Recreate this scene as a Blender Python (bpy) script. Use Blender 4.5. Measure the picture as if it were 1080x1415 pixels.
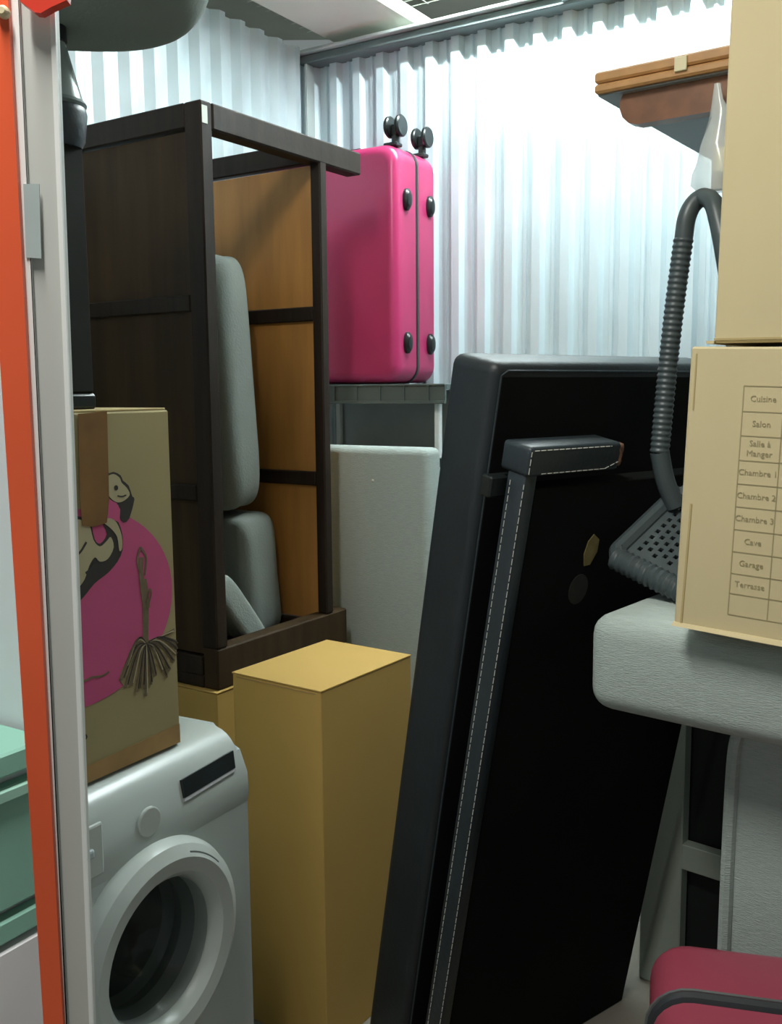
import bpy, bmesh, math, random
from mathutils import Vector, Matrix
random.seed(4)
SC = bpy.context.scene
for o in list(bpy.data.objects): bpy.data.objects.remove(o)
COL = SC.collection

# ------------------------------------------------------------------ camera
F = 1350.0; CX, CY = 540.0, 707.5; H = 1.5
P = math.radians(7.2); R = math.radians(0.5)
fwd = Vector((0, math.cos(P), -math.sin(P))); up0 = Vector((0, math.sin(P), math.cos(P))); r0 = Vector((1, 0, 0))
right = r0 * math.cos(R) - up0 * math.sin(R); upv = up0 * math.cos(R) + r0 * math.sin(R)
CAM = Vector((0, 0, H))
cd = bpy.data.cameras.new('camera'); cam = bpy.data.objects.new('camera', cd); COL.objects.link(cam)
cd.sensor_fit = 'HORIZONTAL'; cd.sensor_width = 36; cd.lens = 36 * F / 1080; cd.clip_start = .02
cam.matrix_world = Matrix(((right.x, upv.x, -fwd.x, 0), (right.y, upv.y, -fwd.y, 0), (right.z, upv.z, -fwd.z, H), (0, 0, 0, 1)))
SC.camera = cam
# ------------------------------------------------------------------ light
SC.view_settings.view_transform = 'Standard'; SC.view_settings.look = 'None'
SC.view_settings.gamma = 1; SC.view_settings.use_curve_mapping = False
SC.view_settings.exposure = 0.0
W = bpy.data.worlds.new('world'); SC.world = W; W.use_nodes = True
W.node_tree.nodes['Background'].inputs[0].default_value = (.83, .95, .93, 1)
W.node_tree.nodes['Background'].inputs[1].default_value = .22
def area(name, loc, target, sx, sy, power, col=(1, 1, 1)):
    l = bpy.data.lights.new(name, 'AREA'); l.shape = 'RECTANGLE'; l.size = sx; l.size_y = sy; l.energy = power; l.color = col
    o = bpy.data.objects.new(name, l); COL.objects.link(o); o.location = loc
    o.rotation_euler = (Vector(target) - Vector(loc)).to_track_quat('-Z', 'Y').to_euler()
    return o
BACK_TUBE = Vector((.65, 2.83, 2.92)); TUBE_POWER = 520    # fluorescent tube above the mesh, emits in its builder
CORR_LIGHT = area('corridor_tube_light', (-.38, .58, 2.94), (-.38, .60, 0), .12, 1.0, 42, (1, .99, .93))

# ------------------------------------------------------------------ pixel helpers
def ray(px, py): return fwd + right * ((px - CX) / F) - upv * ((py - CY) / F)
def atz(px, py, z):
    d = ray(px, py); return CAM + d * ((z - H) / d.z)
def aty(px, py, y):
    d = ray(px, py); return CAM + d * (y / d.y)
def onplane(px, py, p, n):
    d = ray(px, py); return CAM + d * ((Vector(p) - CAM).dot(n) / d.dot(n))
def UV(deg):
    a = math.radians(deg); return Vector((math.sin(a), math.cos(a), 0)), Vector((math.cos(a), -math.sin(a), 0))
U, V = UV(32)
def rm(u, v, z=0):            # room coordinates -> world
    p = U * u + V * v; p.z = z; return p

# ------------------------------------------------------------------ materials
MATS = {}
def mat(name, col, rough=.6, metal=0, var=.08, scale=8, bump=0, bscale=60, stretch=(1, 1, 1), emit=None, spec=.5, col2=None, bstretch=None):
    if name in MATS: return MATS[name]
    m = bpy.data.materials.new(name); m.use_nodes = True; nt = m.node_tree; b = nt.nodes['Principled BSDF']
    b.inputs['Roughness'].default_value = rough; b.inputs['Metallic'].default_value = metal
    b.inputs['Specular IOR Level'].default_value = spec
    tc = nt.nodes.new('ShaderNodeTexCoord'); mp = nt.nodes.new('ShaderNodeMapping'); mp.inputs['Scale'].default_value = stretch
    nt.links.new(tc.outputs['Object'], mp.inputs['Vector'])
    n = nt.nodes.new('ShaderNodeTexNoise'); n.inputs['Scale'].default_value = scale; n.inputs['Detail'].default_value = 5
    nt.links.new(mp.outputs[0], n.inputs['Vector'])
    r = nt.nodes.new('ShaderNodeValToRGB'); r.color_ramp.elements[0].position = .3; r.color_ramp.elements[1].position = .7
    lo = [max(0, c * (1 - var)) for c in col]; hi = [min(1, c * (1 + var)) for c in col]
    if col2: lo, hi = col, col2
    r.color_ramp.elements[0].color = (*lo, 1); r.color_ramp.elements[1].color = (*hi, 1)
    nt.links.new(n.outputs['Fac'], r.inputs[0]); nt.links.new(r.outputs[0], b.inputs['Base Color'])
    if bump:
        n2 = nt.nodes.new('ShaderNodeTexNoise'); n2.inputs['Scale'].default_value = bscale; n2.inputs['Detail'].default_value = 3
        if bstretch:
            mp2 = nt.nodes.new('ShaderNodeMapping'); mp2.inputs['Scale'].default_value = bstretch
            nt.links.new(tc.outputs['Object'], mp2.inputs['Vector']); nt.links.new(mp2.outputs[0], n2.inputs['Vector'])
        else: nt.links.new(tc.outputs['Object'], n2.inputs['Vector'])
        bp = nt.nodes.new('ShaderNodeBump'); bp.inputs['Strength'].default_value = bump; bp.inputs['Distance'].default_value = .004
        nt.links.new(n2.outputs['Fac'], bp.inputs['Height']); nt.links.new(bp.outputs[0], b.inputs['Normal'])
    if emit:
        b.inputs['Emission Color'].default_value = (*emit[0], 1); b.inputs['Emission Strength'].default_value = emit[1]
    MATS[name] = m; return m
def glassmat(name, col, alpha=.35, rough=.05):
    m = bpy.data.materials.new(name); m.use_nodes = True; b = m.node_tree.nodes['Principled BSDF']
    b.inputs['Base Color'].default_value = (*col, 1); b.inputs['Roughness'].default_value = rough; b.inputs['Alpha'].default_value = alpha
    MATS[name] = m; return m
ZINC = mat('galvanised_steel', (.66, .77, .81), .40, .15, .05, 5, .05, 25)
TRIMD = mat('dark_steel_trim', (.16, .20, .20), .5, .3)
TRIML = mat('pale_steel_trim', (.60, .66, .64), .45, .3)
CEILB = mat('ceiling_board', (.40, .41, .35), .9, 0, .12, 4)
BEAM = mat('ceiling_beam_cream', (.80, .80, .70), .8, 0, .05, 3)
WIRE = mat('mesh_wire', (.62, .65, .60), .5, .3)
FLOOR = mat('concrete_floor', (.24, .22, .18), .8, 0, .15, 6, .2, 40)
WHITEP = mat('white_painted_wall', (.80, .80, .84), .6, 0, .02, 3)
JAMB = mat('grey_white_painted_steel', (.60, .60, .57), .45, 0, .03, 4)
BEAD = mat('white_seal', (.92, .92, .90), .5, 0, .01)
ORANGE = mat('orange_red_paint', (.93, .13, .045), .35, 0, .08, 3)
REDP = mat('red_paint', (.78, .05, .025), .35, 0, .06, 6)
STEEL = mat('hinge_steel', (.46, .53, .53), .5, .0)
MINT = mat('mint_paint', (.26, .52, .43), .5, 0, .04, 4)
WASH = mat('white_enamel', (.47, .51, .48), .28, 0, .02, 3)  # washer white, base colour lowered to carry the shade at the left
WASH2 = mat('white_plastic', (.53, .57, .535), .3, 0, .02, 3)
BLACKP = mat('black_plastic', (.012, .016, .016), .3, 0, .1)
DRUM = mat('drum_steel', (.16, .17, .15), .35, .6, .2, 12)
RUBBER = mat('grey_rubber', (.10, .12, .11), .5)
GLASS = glassmat('door_glass', (.10, .13, .12), .38, .04)
CARD = mat('brown_cardboard', (.46, .355, .165), .85, 0, .05, 3, .06, 90, bstretch=(1, 1, .05))
CARDR = mat('tan_cardboard', (.60, .50, .29), .85, 0, .04, 3, .06, 90, bstretch=(1, 1, .05))
CARDY = mat('golden_cardboard', (.49, .31, .08), .75, 0, .04, 3)
CARDSHADE = mat('shaded_cardboard', (.32, .262, .125), .85, 0, .05, 4)  # brown cardboard with the shade on the printed box darkened into its colour
TAPE = mat('brown_tape', (.20, .105, .04), .3, 0, .25, 9)
TAPE2 = mat('tan_tape', (.36, .22, .09), .35, 0, .2, 9)
PINKINK = mat('pink_print', (.50, .075, .185), .8, 0, .03)  # pink ink, darkened along with the shaded carton it is printed on
BLACKINK = mat('black_print', (.030, .024, .02), .8, 0, .1)
GREYINK = mat('grey_print', (.37, .31, .17), .85, 0, .1)
CREAMINK = mat('cream_print', (.40, .34, .20), .85, 0, .04)
BROWNINK = mat('brown_print', (.15, .11, .06), .85, 0, .2, 40)
WOOD = mat('dark_stained_wood', (.022, .013, .008), .55, 0, .35, 5, .1, 60, (8, 8, .6), spec=.22)
WOODP = mat('dark_stained_panel', (.042, .024, .010), .6, 0, .3, 4, .05, 40, (6, 6, .5), spec=.2)
PLY = mat('orange_plywood', (.46, .21, .05), .5, 0, .18, 4, .05, 50, (5, 5, .5))
STICK = mat('paper_sticker', (.75, .77, .70), .7, 0, .03)
FABG = mat('grey_green_fabric', (.30, .34, .31), .95, 0, .06, 6, .35, 220)
FABC = mat('grey_cushion_cloth', (.27, .30, .275), .95, 0, .06, 5, .25, 160)
FABW = mat('pale_woven_fabric', (.40, .46, .43), .95, 0, .06, 40, .6, 160, (1, 1, 6), bstretch=(.5, .5, 5))
FABD = mat('grey_green_dark_cloth', (.17, .20, .175), .95, 0, .05, 5, .2, 120)
PINK = mat('pink_shell', (.46, .036, .135), .28, 0, .04, 5)
PINKD = mat('dusty_pink_shell', (.34, .060, .095), .3, 0, .05, 5)
ZIP = mat('zip_tape', (.02, .024, .028), .6)
ZIPT = mat('zip_teeth', (.16, .18, .18), .35, .5)
WHEELG = mat('wheel_grey', (.10, .13, .12), .5)
SHELFP = mat('grey_green_plastic', (.10, .13, .125), .4)
SHELFB = mat('grey_board', (.42, .48, .48), .7)
POSTW = mat('white_post', (.80, .85, .84), .4)
NAVY = mat('black_leatherette', (.011, .0155, .018), .5, 0, .2, 6, .15, 90)
NAVY2 = mat('blueblack_leatherette', (.020, .028, .033), .42, 0, .2, 6, .2, 90)
BLACKF = mat('black_nonwoven', (.0035, .0048, .0047), .9, 0, .3, 4, spec=.15, col2=(.0085, .0095, .008))
THREAD = mat('white_thread', (.55, .55, .50), .8)
FOAM = mat('torn_brown_foam', (.22, .11, .075), .9, 0, .4, 40, .6, 80)
PATCH = mat('faded_patch', (.030, .031, .026), .9, 0, .2, 30)
LENS = mat('olive_tear', (.24, .19, .075), .8, 0, .3, 30)
RATTAN = mat('grey_black_plastic', (.055, .072, .076), .40, 0, .1, 8)
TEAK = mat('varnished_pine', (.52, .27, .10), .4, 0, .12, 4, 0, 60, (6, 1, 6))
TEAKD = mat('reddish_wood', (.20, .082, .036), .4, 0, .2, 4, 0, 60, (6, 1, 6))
UNDER = mat('grey_underside', (.30, .335, .35), .6, 0, .04)
CREAM = mat('cream_plastic', (.75, .66, .42), .5)
CLEAR = glassmat('clear_film', (.85, .9, .88), .42, .12)
RACK = mat('grey_rack_paint', (.38, .43, .37), .5, 0, .05)
DARKB = mat('dark_board', (.010, .014, .013), .7)
DARKC = mat('dark_column', (.014, .014, .011), .7, 0, .15, spec=.15)
GREYM = mat('silver_grey_plastic', (.26, .30, .28), .25, .2, .05)

# ------------------------------------------------------------------ mesh helpers
def link(name, me, m, parent=None):
    o = bpy.data.objects.new(name, me); COL.objects.link(o)
    if m: me.materials.append(m)
    if parent: o.parent = parent
    return o
def obj(name, bm, m, parent=None, smooth=False):
    bmesh.ops.recalc_face_normals(bm, faces=bm.faces)
    me = bpy.data.meshes.new(name); bm.to_mesh(me); bm.free()
    if smooth:
        for p in me.polygons: p.use_smooth = True
        if smooth != 'all':
            me.set_sharp_from_angle(angle=math.radians(35))
    return link(name, me, m, parent)
def BM(): return bmesh.new()
def box(bm, x0, x1, y0, y1, z0, z1, bev=0, seg=2, M=None):
    r = bmesh.ops.create_cube(bm, size=1); vs = r['verts']
    bmesh.ops.scale(bm, vec=(abs(x1 - x0), abs(y1 - y0), abs(z1 - z0)), verts=vs)
    bmesh.ops.translate(bm, vec=((x0 + x1) / 2, (y0 + y1) / 2, (z0 + z1) / 2), verts=vs)
    if bev:
        es = list({e for v in vs for e in v.link_edges})
        g = bmesh.ops.bevel(bm, geom=es, offset=bev, segments=seg, affect='EDGES', profile=.5)
        vs = list({v for f in g['faces'] for v in f.verts} | {v for v in vs if v.is_valid})
    if M: bmesh.ops.transform(bm, matrix=M, verts=vs)
    return vs
def part(name, m, parent, *dims, bev=.002, seg=1, M=None, smooth=False):
    bm = BM(); box(bm, *dims, bev=bev, seg=seg, M=M); return obj(name, bm, m, parent, smooth)
def frame_of(tan, ref=Vector((0, 0, 1))):
    t = tan.normalized()
    if abs(t.dot(ref)) > .95: ref = Vector((1, 0, 0))
    a = t.cross(ref).normalized(); return a, t.cross(a).normalized()
def smooth_path(pts, n=8):
    pts = [Vector(p) for p in pts]; out = []
    for i in range(len(pts) - 1):
        p0 = pts[max(0, i - 1)]; p1 = pts[i]; p2 = pts[i + 1]; p3 = pts[min(len(pts) - 1, i + 2)]
        for k in range(n):
            t = k / n
            out.append(.5 * ((2 * p1) + (-p0 + p2) * t + (2 * p0 - 5 * p1 + 4 * p2 - p3) * t * t + (-p0 + 3 * p1 - 3 * p2 + p3) * t ** 3))
    out.append(pts[-1]); return out
def tube(bm, pts, r, seg=10, closed=False, cap=True):
    pts = [Vector(p) for p in pts]; n = len(pts); rings = []; a = None; L = 0
    for i, p in enumerate(pts):
        if closed: t = pts[(i + 1) % n] - pts[i - 1]
        else: t = pts[min(i + 1, n - 1)] - pts[max(i - 1, 0)]
        t.normalize()
        if a is None: a, b = frame_of(t)
        else:
            a = (a - t * a.dot(t)).normalized(); b = t.cross(a)
        if i: L += (p - pts[i - 1]).length
        rr = r(L, i) if callable(r) else r
        rings.append([bm.verts.new(p + (a * math.cos(k * 2 * math.pi / seg) + b * math.sin(k * 2 * math.pi / seg)) * rr) for k in range(seg)])
    for i in range(n if closed else n - 1):
        A, B = rings[i], rings[(i + 1) % n]
        for k in range(seg): bm.faces.new((A[k], A[(k + 1) % seg], B[(k + 1) % seg], B[k]))
    if cap and not closed:
        bm.faces.new(rings[0][::-1]); bm.faces.new(rings[-1])
def lathe(bm, prof, seg=32, M=None, cap=True):
    rings = []
    for r, z in prof:
        ring = []
        for k in range(seg):
            t = 2 * math.pi * k / seg; p = Vector((r * math.cos(t), r * math.sin(t), z))
            ring.append(bm.verts.new(M @ p if M else p))
        rings.append(ring)
    for A, B in zip(rings, rings[1:]):
        for k in range(seg): bm.faces.new((A[k], A[(k + 1) % seg], B[(k + 1) % seg], B[k]))
    if cap:
        bm.faces.new(rings[0][::-1]); bm.faces.new(rings[-1])
def pillow(bm, dx, dy, dz, e=(.35, .35), n=28, wob=0, M=None, seed=0):
    """superellipsoid: soft rounded block of full size dx,dy,dz"""
    rnd = random.Random(seed); ph = [rnd.uniform(0, 6.28) for _ in range(6)]
    def s(w, m): c = math.sin(w); return math.copysign(abs(c) ** m, c)
    def c_(w, m): c = math.cos(w); return math.copysign(abs(c) ** m, c)
    rows = []
    for i in range(n + 1):
        la = -math.pi / 2 + math.pi * i / n; row = []
        for j in range(2 * n):
            lo = -math.pi + 2 * math.pi * j / (2 * n)
            x = c_(la, e[0]) * c_(lo, e[1]); y = c_(la, e[0]) * s(lo, e[1]); z = s(la, e[0])
            f = 1 + wob * (math.sin(5 * x + ph[0]) * math.sin(4 * z + ph[1]) + .6 * math.sin(7 * y + ph[2] + 3 * z) + .4 * math.sin(11 * z + ph[3] + 4 * x))
            p = Vector((x * dx / 2 * f, y * dy / 2 * f, z * dz / 2 * f)); row.append(M @ p if M else p)
        rows.append(row)
    vr = [[bm.verts.new(p) for p in r] for r in rows[1:-1]]
    b0 = bm.verts.new(rows[0][0]); t0 = bm.verts.new(rows[-1][0]); m = 2 * n
    for A, B in zip(vr, vr[1:]):
        for k in range(m): bm.faces.new((A[k], A[(k + 1) % m], B[(k + 1) % m], B[k]))
    for k in range(m):
        bm.faces.new((b0, vr[0][(k + 1) % m], vr[0][k])); bm.faces.new((t0, vr[-1][k], vr[-1][(k + 1) % m]))
def slabpoly(bm, pts, nrm, t):
    """flat outline with thickness t along nrm"""
    nrm = Vector(nrm); A = [bm.verts.new(Vector(p)) for p in pts]; B = [bm.verts.new(Vector(p) + nrm * t) for p in pts]; n = len(A)
    bm.faces.new(A[::-1]); bm.faces.new(B)
    for i in range(n): bm.faces.new((A[i], A[(i + 1) % n], B[(i + 1) % n], B[i]))
def thing(name, label, cat, loc=(0, 0, 0), yaw=0, group=None, M=None):
    o = bpy.data.objects.new(name, None); COL.objects.link(o); o.empty_display_size = .1
    if M is not None: o.matrix_world = M
    else: o.matrix_world = Matrix.Translation(Vector(loc)) @ Matrix.Rotation(-math.radians(yaw), 4, 'Z')
    o['label'] = label; o['category'] = cat
    if group: o['group'] = group
    return o
def tag(o, label, cat, group=None):
    o['label'] = label; o['category'] = cat
    if group: o['group'] = group
    return o
def struct(o): o['kind'] = 'structure'; return o
def inv(root): return root.matrix_world.inverted()
def child_tree(src, loc=None):
    c = src.copy(); COL.objects.link(c)
    for ch in src.children:
        d = ch.copy(); COL.objects.link(d); d.parent = c
    return c

# ================================================================== THE ROOM
BU, LV = 3.07, -2.25           # back wall (u) and left wall (v)
ZT = 2.70                      # top of the partition walls
bm = BM()
box(bm, -4, 4, -2.5, 4.5, -.06, 0); struct(obj('floor', bm, FLOOR))
def corrugated(name, origin, along, inward, L, z0, z1, prof=None):
    per = .1; prof = prof or [(0, .024), (.030, .024), (.040, 0), (.060, 0), (.064, .007), (.073, .007), (.077, 0), (.090, 0)]
    bm = BM(); prev = None; n = int(L / per)
    pts = [(i * per + a, d) for i in range(n) for a, d in prof] + [(n * per, .024)]
    for s, d in pts:
        p = Vector(origin) + along * s + inward * d
        a = bm.verts.new((p.x, p.y, z0)); b = bm.verts.new((p.x, p.y, z1))
        if prev: bm.faces.new((prev[0], a, b, prev[1]))
        prev = (a, b)
    me = bpy.data.meshes.new(name); bm.to_mesh(me); bm.free()
    return struct(link(name, me, ZINC))
corner = rm(BU, LV)
corrugated('wall_back', corner, V, -U, 4.2, 0, ZT)
corrugated('wall_left', corner, -U, V, 2.3, 0, ZT + .02, [(0, .024), (.026, .024), (.050, 0), (.076, 0)])
# top channel on the back wall, corner angle
root = thing('trim_1', 'x', 'x', (corner.x, corner.y, ZT), 32); del root['label'], root['category']; struct(root)
part('channel', TRIMD, root, 0, 4.2, -.076, .01, -.028, .0, bev=.003)
part('top_flange', TRIML, root, -.02, 4.2, -.098, .02, .001, .012, bev=.002)
part('joint_plate', TRIMD, root, 1.02, 1.32, -.086, -.077, -.020, .0, bev=.002)
b = part('corner_angle', TRIML, root, -.0, .032, -.036, -.025, -ZT + .0, -.03, bev=.001)
part('corner_angle_wing', TRIML, root, .025, .036, -.076, -.037, -ZT, -.03, bev=.001)
# ceiling: boards above a wire mesh with a cream beam
cl = struct(obj('ceiling', (lambda b: (box(b, -4, 4, -2.5, 4.6, 3.05, 3.11), b)[1])(BM()), CEILB))
for i, v0 in enumerate([LV - .2 + .19 * k for k in range(14)]):      # plank joints running along u
    bm = BM(); M = Matrix.Rotation(-math.radians(32), 4, 'Z')
    box(bm, v0, v0 + .178, -1.0, 3.5, 3.032, 3.049, M=M); obj('plank', bm, CEILB, cl)
bm = BM(); box(bm, -2.14, -1.79, .6, 3.4, 2.745, 2.793, .006, 1, Matrix.Rotation(-math.radians(32), 4, 'Z'))
be = struct(obj('trim_2', bm, BEAM))
bm = BM()
def wire(a, b, r=.0016):
    tube(bm, [a, b], r, 4, cap=False)
for k in range(48):
    wire(rm(BU - .02 - k * .048, LV, 2.800), rm(BU - .02 - k * .048, LV + 2.7, 2.800))
for k in range(18):
    wire(rm(BU, LV + .02 + k * .16, 2.804), rm(BU - 2.3, LV + .02 + k * .16, 2.804))
w = obj('wire_mesh', bm, WIRE, cl); w['kind'] = 'stuff'
# tube fixtures above the mesh / corridor (they carry the two lights)
for loc, rz, em, lab in ((BACK_TUBE, -32, TUBE_POWER, 'fluorescent batten hung above the wire mesh by the back wall'), (CORR_LIGHT.location, 90, 6, 'fluorescent batten above the entrance by the orange door strip')):
    r_ = thing('tube_light', lab, 'light', loc, -rz); le = 1.3
    part('housing', WASH2, r_, -le / 2, le / 2, -.022, .022, .07, 3.03 - loc[2] - .002, bev=.004)
    for sx in (-1, 1): part('end_cap', WASH2, r_, sx * (le / 2 - .015) - .012, sx * (le / 2 - .015) + .012, -.012, .012, .0, .07, bev=.002)
    bm = BM(); tube(bm, [(-le / 2 + .03, 0, .018), (le / 2 - .03, 0, .018)], .011, 10)
    obj('tube', bm, mat('lit_tube_%d' % em, (.9, .95, .92), .4, emit=((.86, .98, 1), em)), r_)

# front wall, to the left of the door
o = thing('wall_front', 'x', 'x', rm(.742, -.90), 32); del o['label'], o['category']; struct(o)
part('wall_panel', WHITEP, o, -1.35, -.03, 0, .03, 0, 2.7, bev=0)
# door frame: orange strip, white bead and grey-white jamb
dr = bpy.data.objects.new('door_1', None); COL.objects.link(dr); struct(dr)
def post(name, m, lt, lb, rt, rb, depth, thick, z1=2.5):
    """vertical member between two image lines, at a given distance"""
    pts = []
    for (t, b) in ((lt, lb), (rt, rb)):
        A = aty(t, 0, depth); B = aty(b, 1415, depth); d = (A - B) / (A.z - B.z)
        pts.append((B + d * (0 - B.z), B + d * (z1 - B.z)))
    (a0, a1), (b0, b1) = pts; bm = BM()
    for q in (a0, b0, b1, a1): q.y = depth
    slabpoly(bm, [a0, b0, b1, a1], (0, 1, 0), thick)
    return obj(name, bm, m, dr)
post('jamb', JAMB, 16, 88, 74, 127, .962, .014)
post('jamb_lip', BEAD, 68, 123, 75, 128, .958, .004)
post('edge_bead', BEAD, 8, 86, 25, 91, .957, .005)
post('orange_strip', ORANGE, -33, 60, 11, 87, .950, .008)
bm = BM(); slabpoly(bm, [aty(x, y, .9555) for x, y in ((32, 254), (54, 254), (57, 357), (36, 356))], (0, 1, 0), .0012); h = obj('hinge', bm, STEEL, dr)
bm = BM(); slabpoly(bm, [aty(x, y, .940) for x, y in ((26, -60), (94, -60), (92, 0), (70, 10), (56, 18), (48, 17), (28, 2))], (0, 1, 0), .012); obj('red_corner_plate', bm, REDP, dr)
bm = BM(); c = aty(3, 15, .943); lathe(bm, [(.0055, 0), (.0055, .006), (.003, .009)], 14, Matrix.Translation(c + Vector((0, .0065, 0))) @ Matrix.Rotation(math.pi / 2, 4, 'X')); obj('screw', bm, CREAM, dr)

# mint chest in the corridor
cp = rm(.735, -.945)
ch = thing('drawer_chest', 'mint green chest of drawers with white lower body beside the orange door strip', 'chest', (cp.x, cp.y, 0), 32)
# local x = v (front at 0, body towards -x), local y = u (ends at 0, body towards -y)
zt = 1.092
part('body', WHITEP, ch, -.36, -.022, -.62, -.005, .02, zt - .03, bev=.003)
part('top', MINT, ch, -.37, .006, -.63, 0, zt - .028, zt, bev=.003)
d1 = part('drawer', MINT, ch, -.02, 0, -.62, -.002, zt - .188, zt - .043, bev=.003)
part('lip', mat('mint_paint_pale', (.33, .58, .48), .5), d1, 0.001, .008, -.62, -.004, zt - .056, zt - .043, bev=.001)
d2 = part('drawer', MINT, ch, -.02, 0, -.62, -.002, zt - .228, zt - .200, bev=.003)
part('drawer', WHITEP, ch, -.02, 0, -.62, -.002, .42, zt - .236, bev=.003)
part('plinth', WHITEP, ch, -.34, -.03, -.6, -.01, 0, .019, bev=0)

# ================================================================== WASHING MACHINE
wc = atz(339, 1008, .845)
wm = thing('washing_machine', 'white front-loading washing machine with round glass door', 'washing machine', (wc.x, wc.y, 0), 31)
iw = inv(wm); WU, WV = UV(31)
def wpt(px, py, x=0):        # pixel on the machine's front plane (local x)
    return iw @ onplane(px, py, wc + WV * x, WV)
dc = wpt(214, 1310); dcy, dcz = dc.y, dc.z
bm = BM(); N = 64; R0 = .128
y0, y1, z0, z1 = -.595, -.004, .03, .70
inner, outer = [], []
for k in range(N):
    t = 2 * math.pi * k / N; c, s = math.cos(t), math.sin(t)
    inner.append(bm.verts.new((0, dcy + R0 * c, dcz + R0 * s)))
    f = min((y1 - dcy) / c if c > 1e-6 else (y0 - dcy) / c if c < -1e-6 else 9, (z1 - dcz) / s if s > 1e-6 else (z0 - dcz) / s if s < -1e-6 else 9)
    outer.append(bm.verts.new((0, dcy + f * c, dcz + f * s)))
for k in range(N): bm.faces.new((inner[k], inner[(k + 1) % N], outer[(k + 1) % N], outer[k]))
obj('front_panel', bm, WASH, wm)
bm = BM()   # sides, back, base as thin sheets
box(bm, -.55, 0, y1, 0, 0.03, .70); box(bm, -.55, 0, -.6, y0, .03, .70); box(bm, -.55, -.545, y0, y1, .03, .84); box(bm, -.54, -.005, y0, y1, .03, .036)
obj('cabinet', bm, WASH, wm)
bm = BM(); prof = [(-.55, .70), (0, .70), (.004, .72), (.002, .76), (-.010, .79), (-.0155, .803), (-.022, .815), (-.030, .825), (-.040, .8335), (-.052, .8395), (-.066, .8435), (-.082, .845), (-.55, .845)]
slabpoly(bm, [(x, -.6, z) for x, z in prof], (0, 1, 0), .6)
bmesh.ops.bevel(bm, geom=[e for e in bm.edges if abs(e.verts[0].co.y - e.verts[1].co.y) < 1e-5 and min(v.co.z for v in e.verts) > .775 and abs(e.verts[0].co.x) < .5], offset=.010, segments=3, affect='EDGES')
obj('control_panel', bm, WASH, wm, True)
MD = Matrix.Translation((0, dcy, dcz)) @ Matrix.Rotation(math.pi / 2, 4, 'Y')
bm = BM(); lathe(bm, [(.194, 0), (.194, .010), (.186, .028), (.165, .040), (.140, .036), (.128, .022), (.124, .0), (.124, -.02)], 64, MD, cap=False)
door = obj('door', bm, WASH2, wm, True)
bm = BM(); lathe(bm, [(.1235, .012), (.118, .006), (.10, -.05), (.075, -.085), (.03, -.1), (.001, -.102)], 48, MD, cap=False); obj('door_glass', bm, GLASS, door, 'all')
bm = BM(); lathe(bm, [(.127, -.02), (.115, -.045), (.122, -.07), (.112, -.09), (.20, -.11)], 48, MD, cap=False); obj('rubber_gasket', bm, RUBBER, wm, True)
bm = BM(); lathe(bm, [(.20, -.112), (.215, -.14), (.215, -.42), (.001, -.44)], 48, MD, cap=False); obj('drum', bm, DRUM, wm, True)
for k in range(3):
    t = 2 * math.pi * k / 3 + .6; bm = BM()
    tube(bm, [(-.15, dcy + .195 * math.cos(t), dcz + .195 * math.sin(t)), (-.41, dcy + .195 * math.cos(t), dcz + .195 * math.sin(t))], .025, 8); obj('drum_paddle', bm, DRUM, wm, True)
# door grip line, display, button, drawer handle
bm = BM(); tube(bm, [(.0345, dcy + .172 * math.cos(t), dcz + .172 * math.sin(t)) for t in [math.radians(40 + 3 * i) for i in range(11)]], .0022, 6); obj('grip_gap', bm, RUBBER, door)
sl = Vector((.944, 0, .33)).normalized()
def cpt(px, py): return iw @ onplane(px, py, wm.matrix_world @ Vector((-.010, 0, .80)), (wm.matrix_world.to_3x3() @ sl))
bm = BM(); q = [cpt(*p) for p in ((250, 1078), (321, 1037), (324, 1061), (254, 1103))]; slabpoly(bm, [p - sl * .006 for p in q], sl, .0085); obj('display', bm, BLACKP, wm)
bm = BM(); q = [cpt(*p) for p in ((254, 1103), (324, 1061), (325, 1065), (255, 1108))]; slabpoly(bm, [p - sl * .006 for p in q], sl, .0078); obj('display_trim', bm, mat('display_label', (.40, .40, .41), .5), wm)
c = wpt(205, 1135); bm = BM(); lathe(bm, [(.026, -.003), (.026, .0015), (.024, .003), (.001, .003)], 32, Matrix.Translation((.002, c.y, c.z)) @ Matrix.Rotation(math.pi / 2, 4, 'Y')); obj('dial', bm, WASH2, wm, True)
c = wpt(118, 1182); bm = BM(); box(bm, -.004, .010, c.y - .10, c.y + .012, c.z - .008, c.z + .008, .004, 2); obj('soap_drawer_handle', bm, STEEL, wm)
bm = BM(); box(bm, -.003, .0045, c.y - .13, c.y + .035, c.z - .045, c.z + .045, .004, 2); obj('soap_drawer', bm, WASH2, wm)
for yy in (-.55, -.05):
    for xx in (-.5, -.05):
        bm = BM(); lathe(bm, [(.022, 0), (.022, .012), (.012, .015), (.012, .0305)], 12, Matrix.Translation((xx, yy, 0))); obj('foot', bm, BLACKP, wm)

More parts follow.
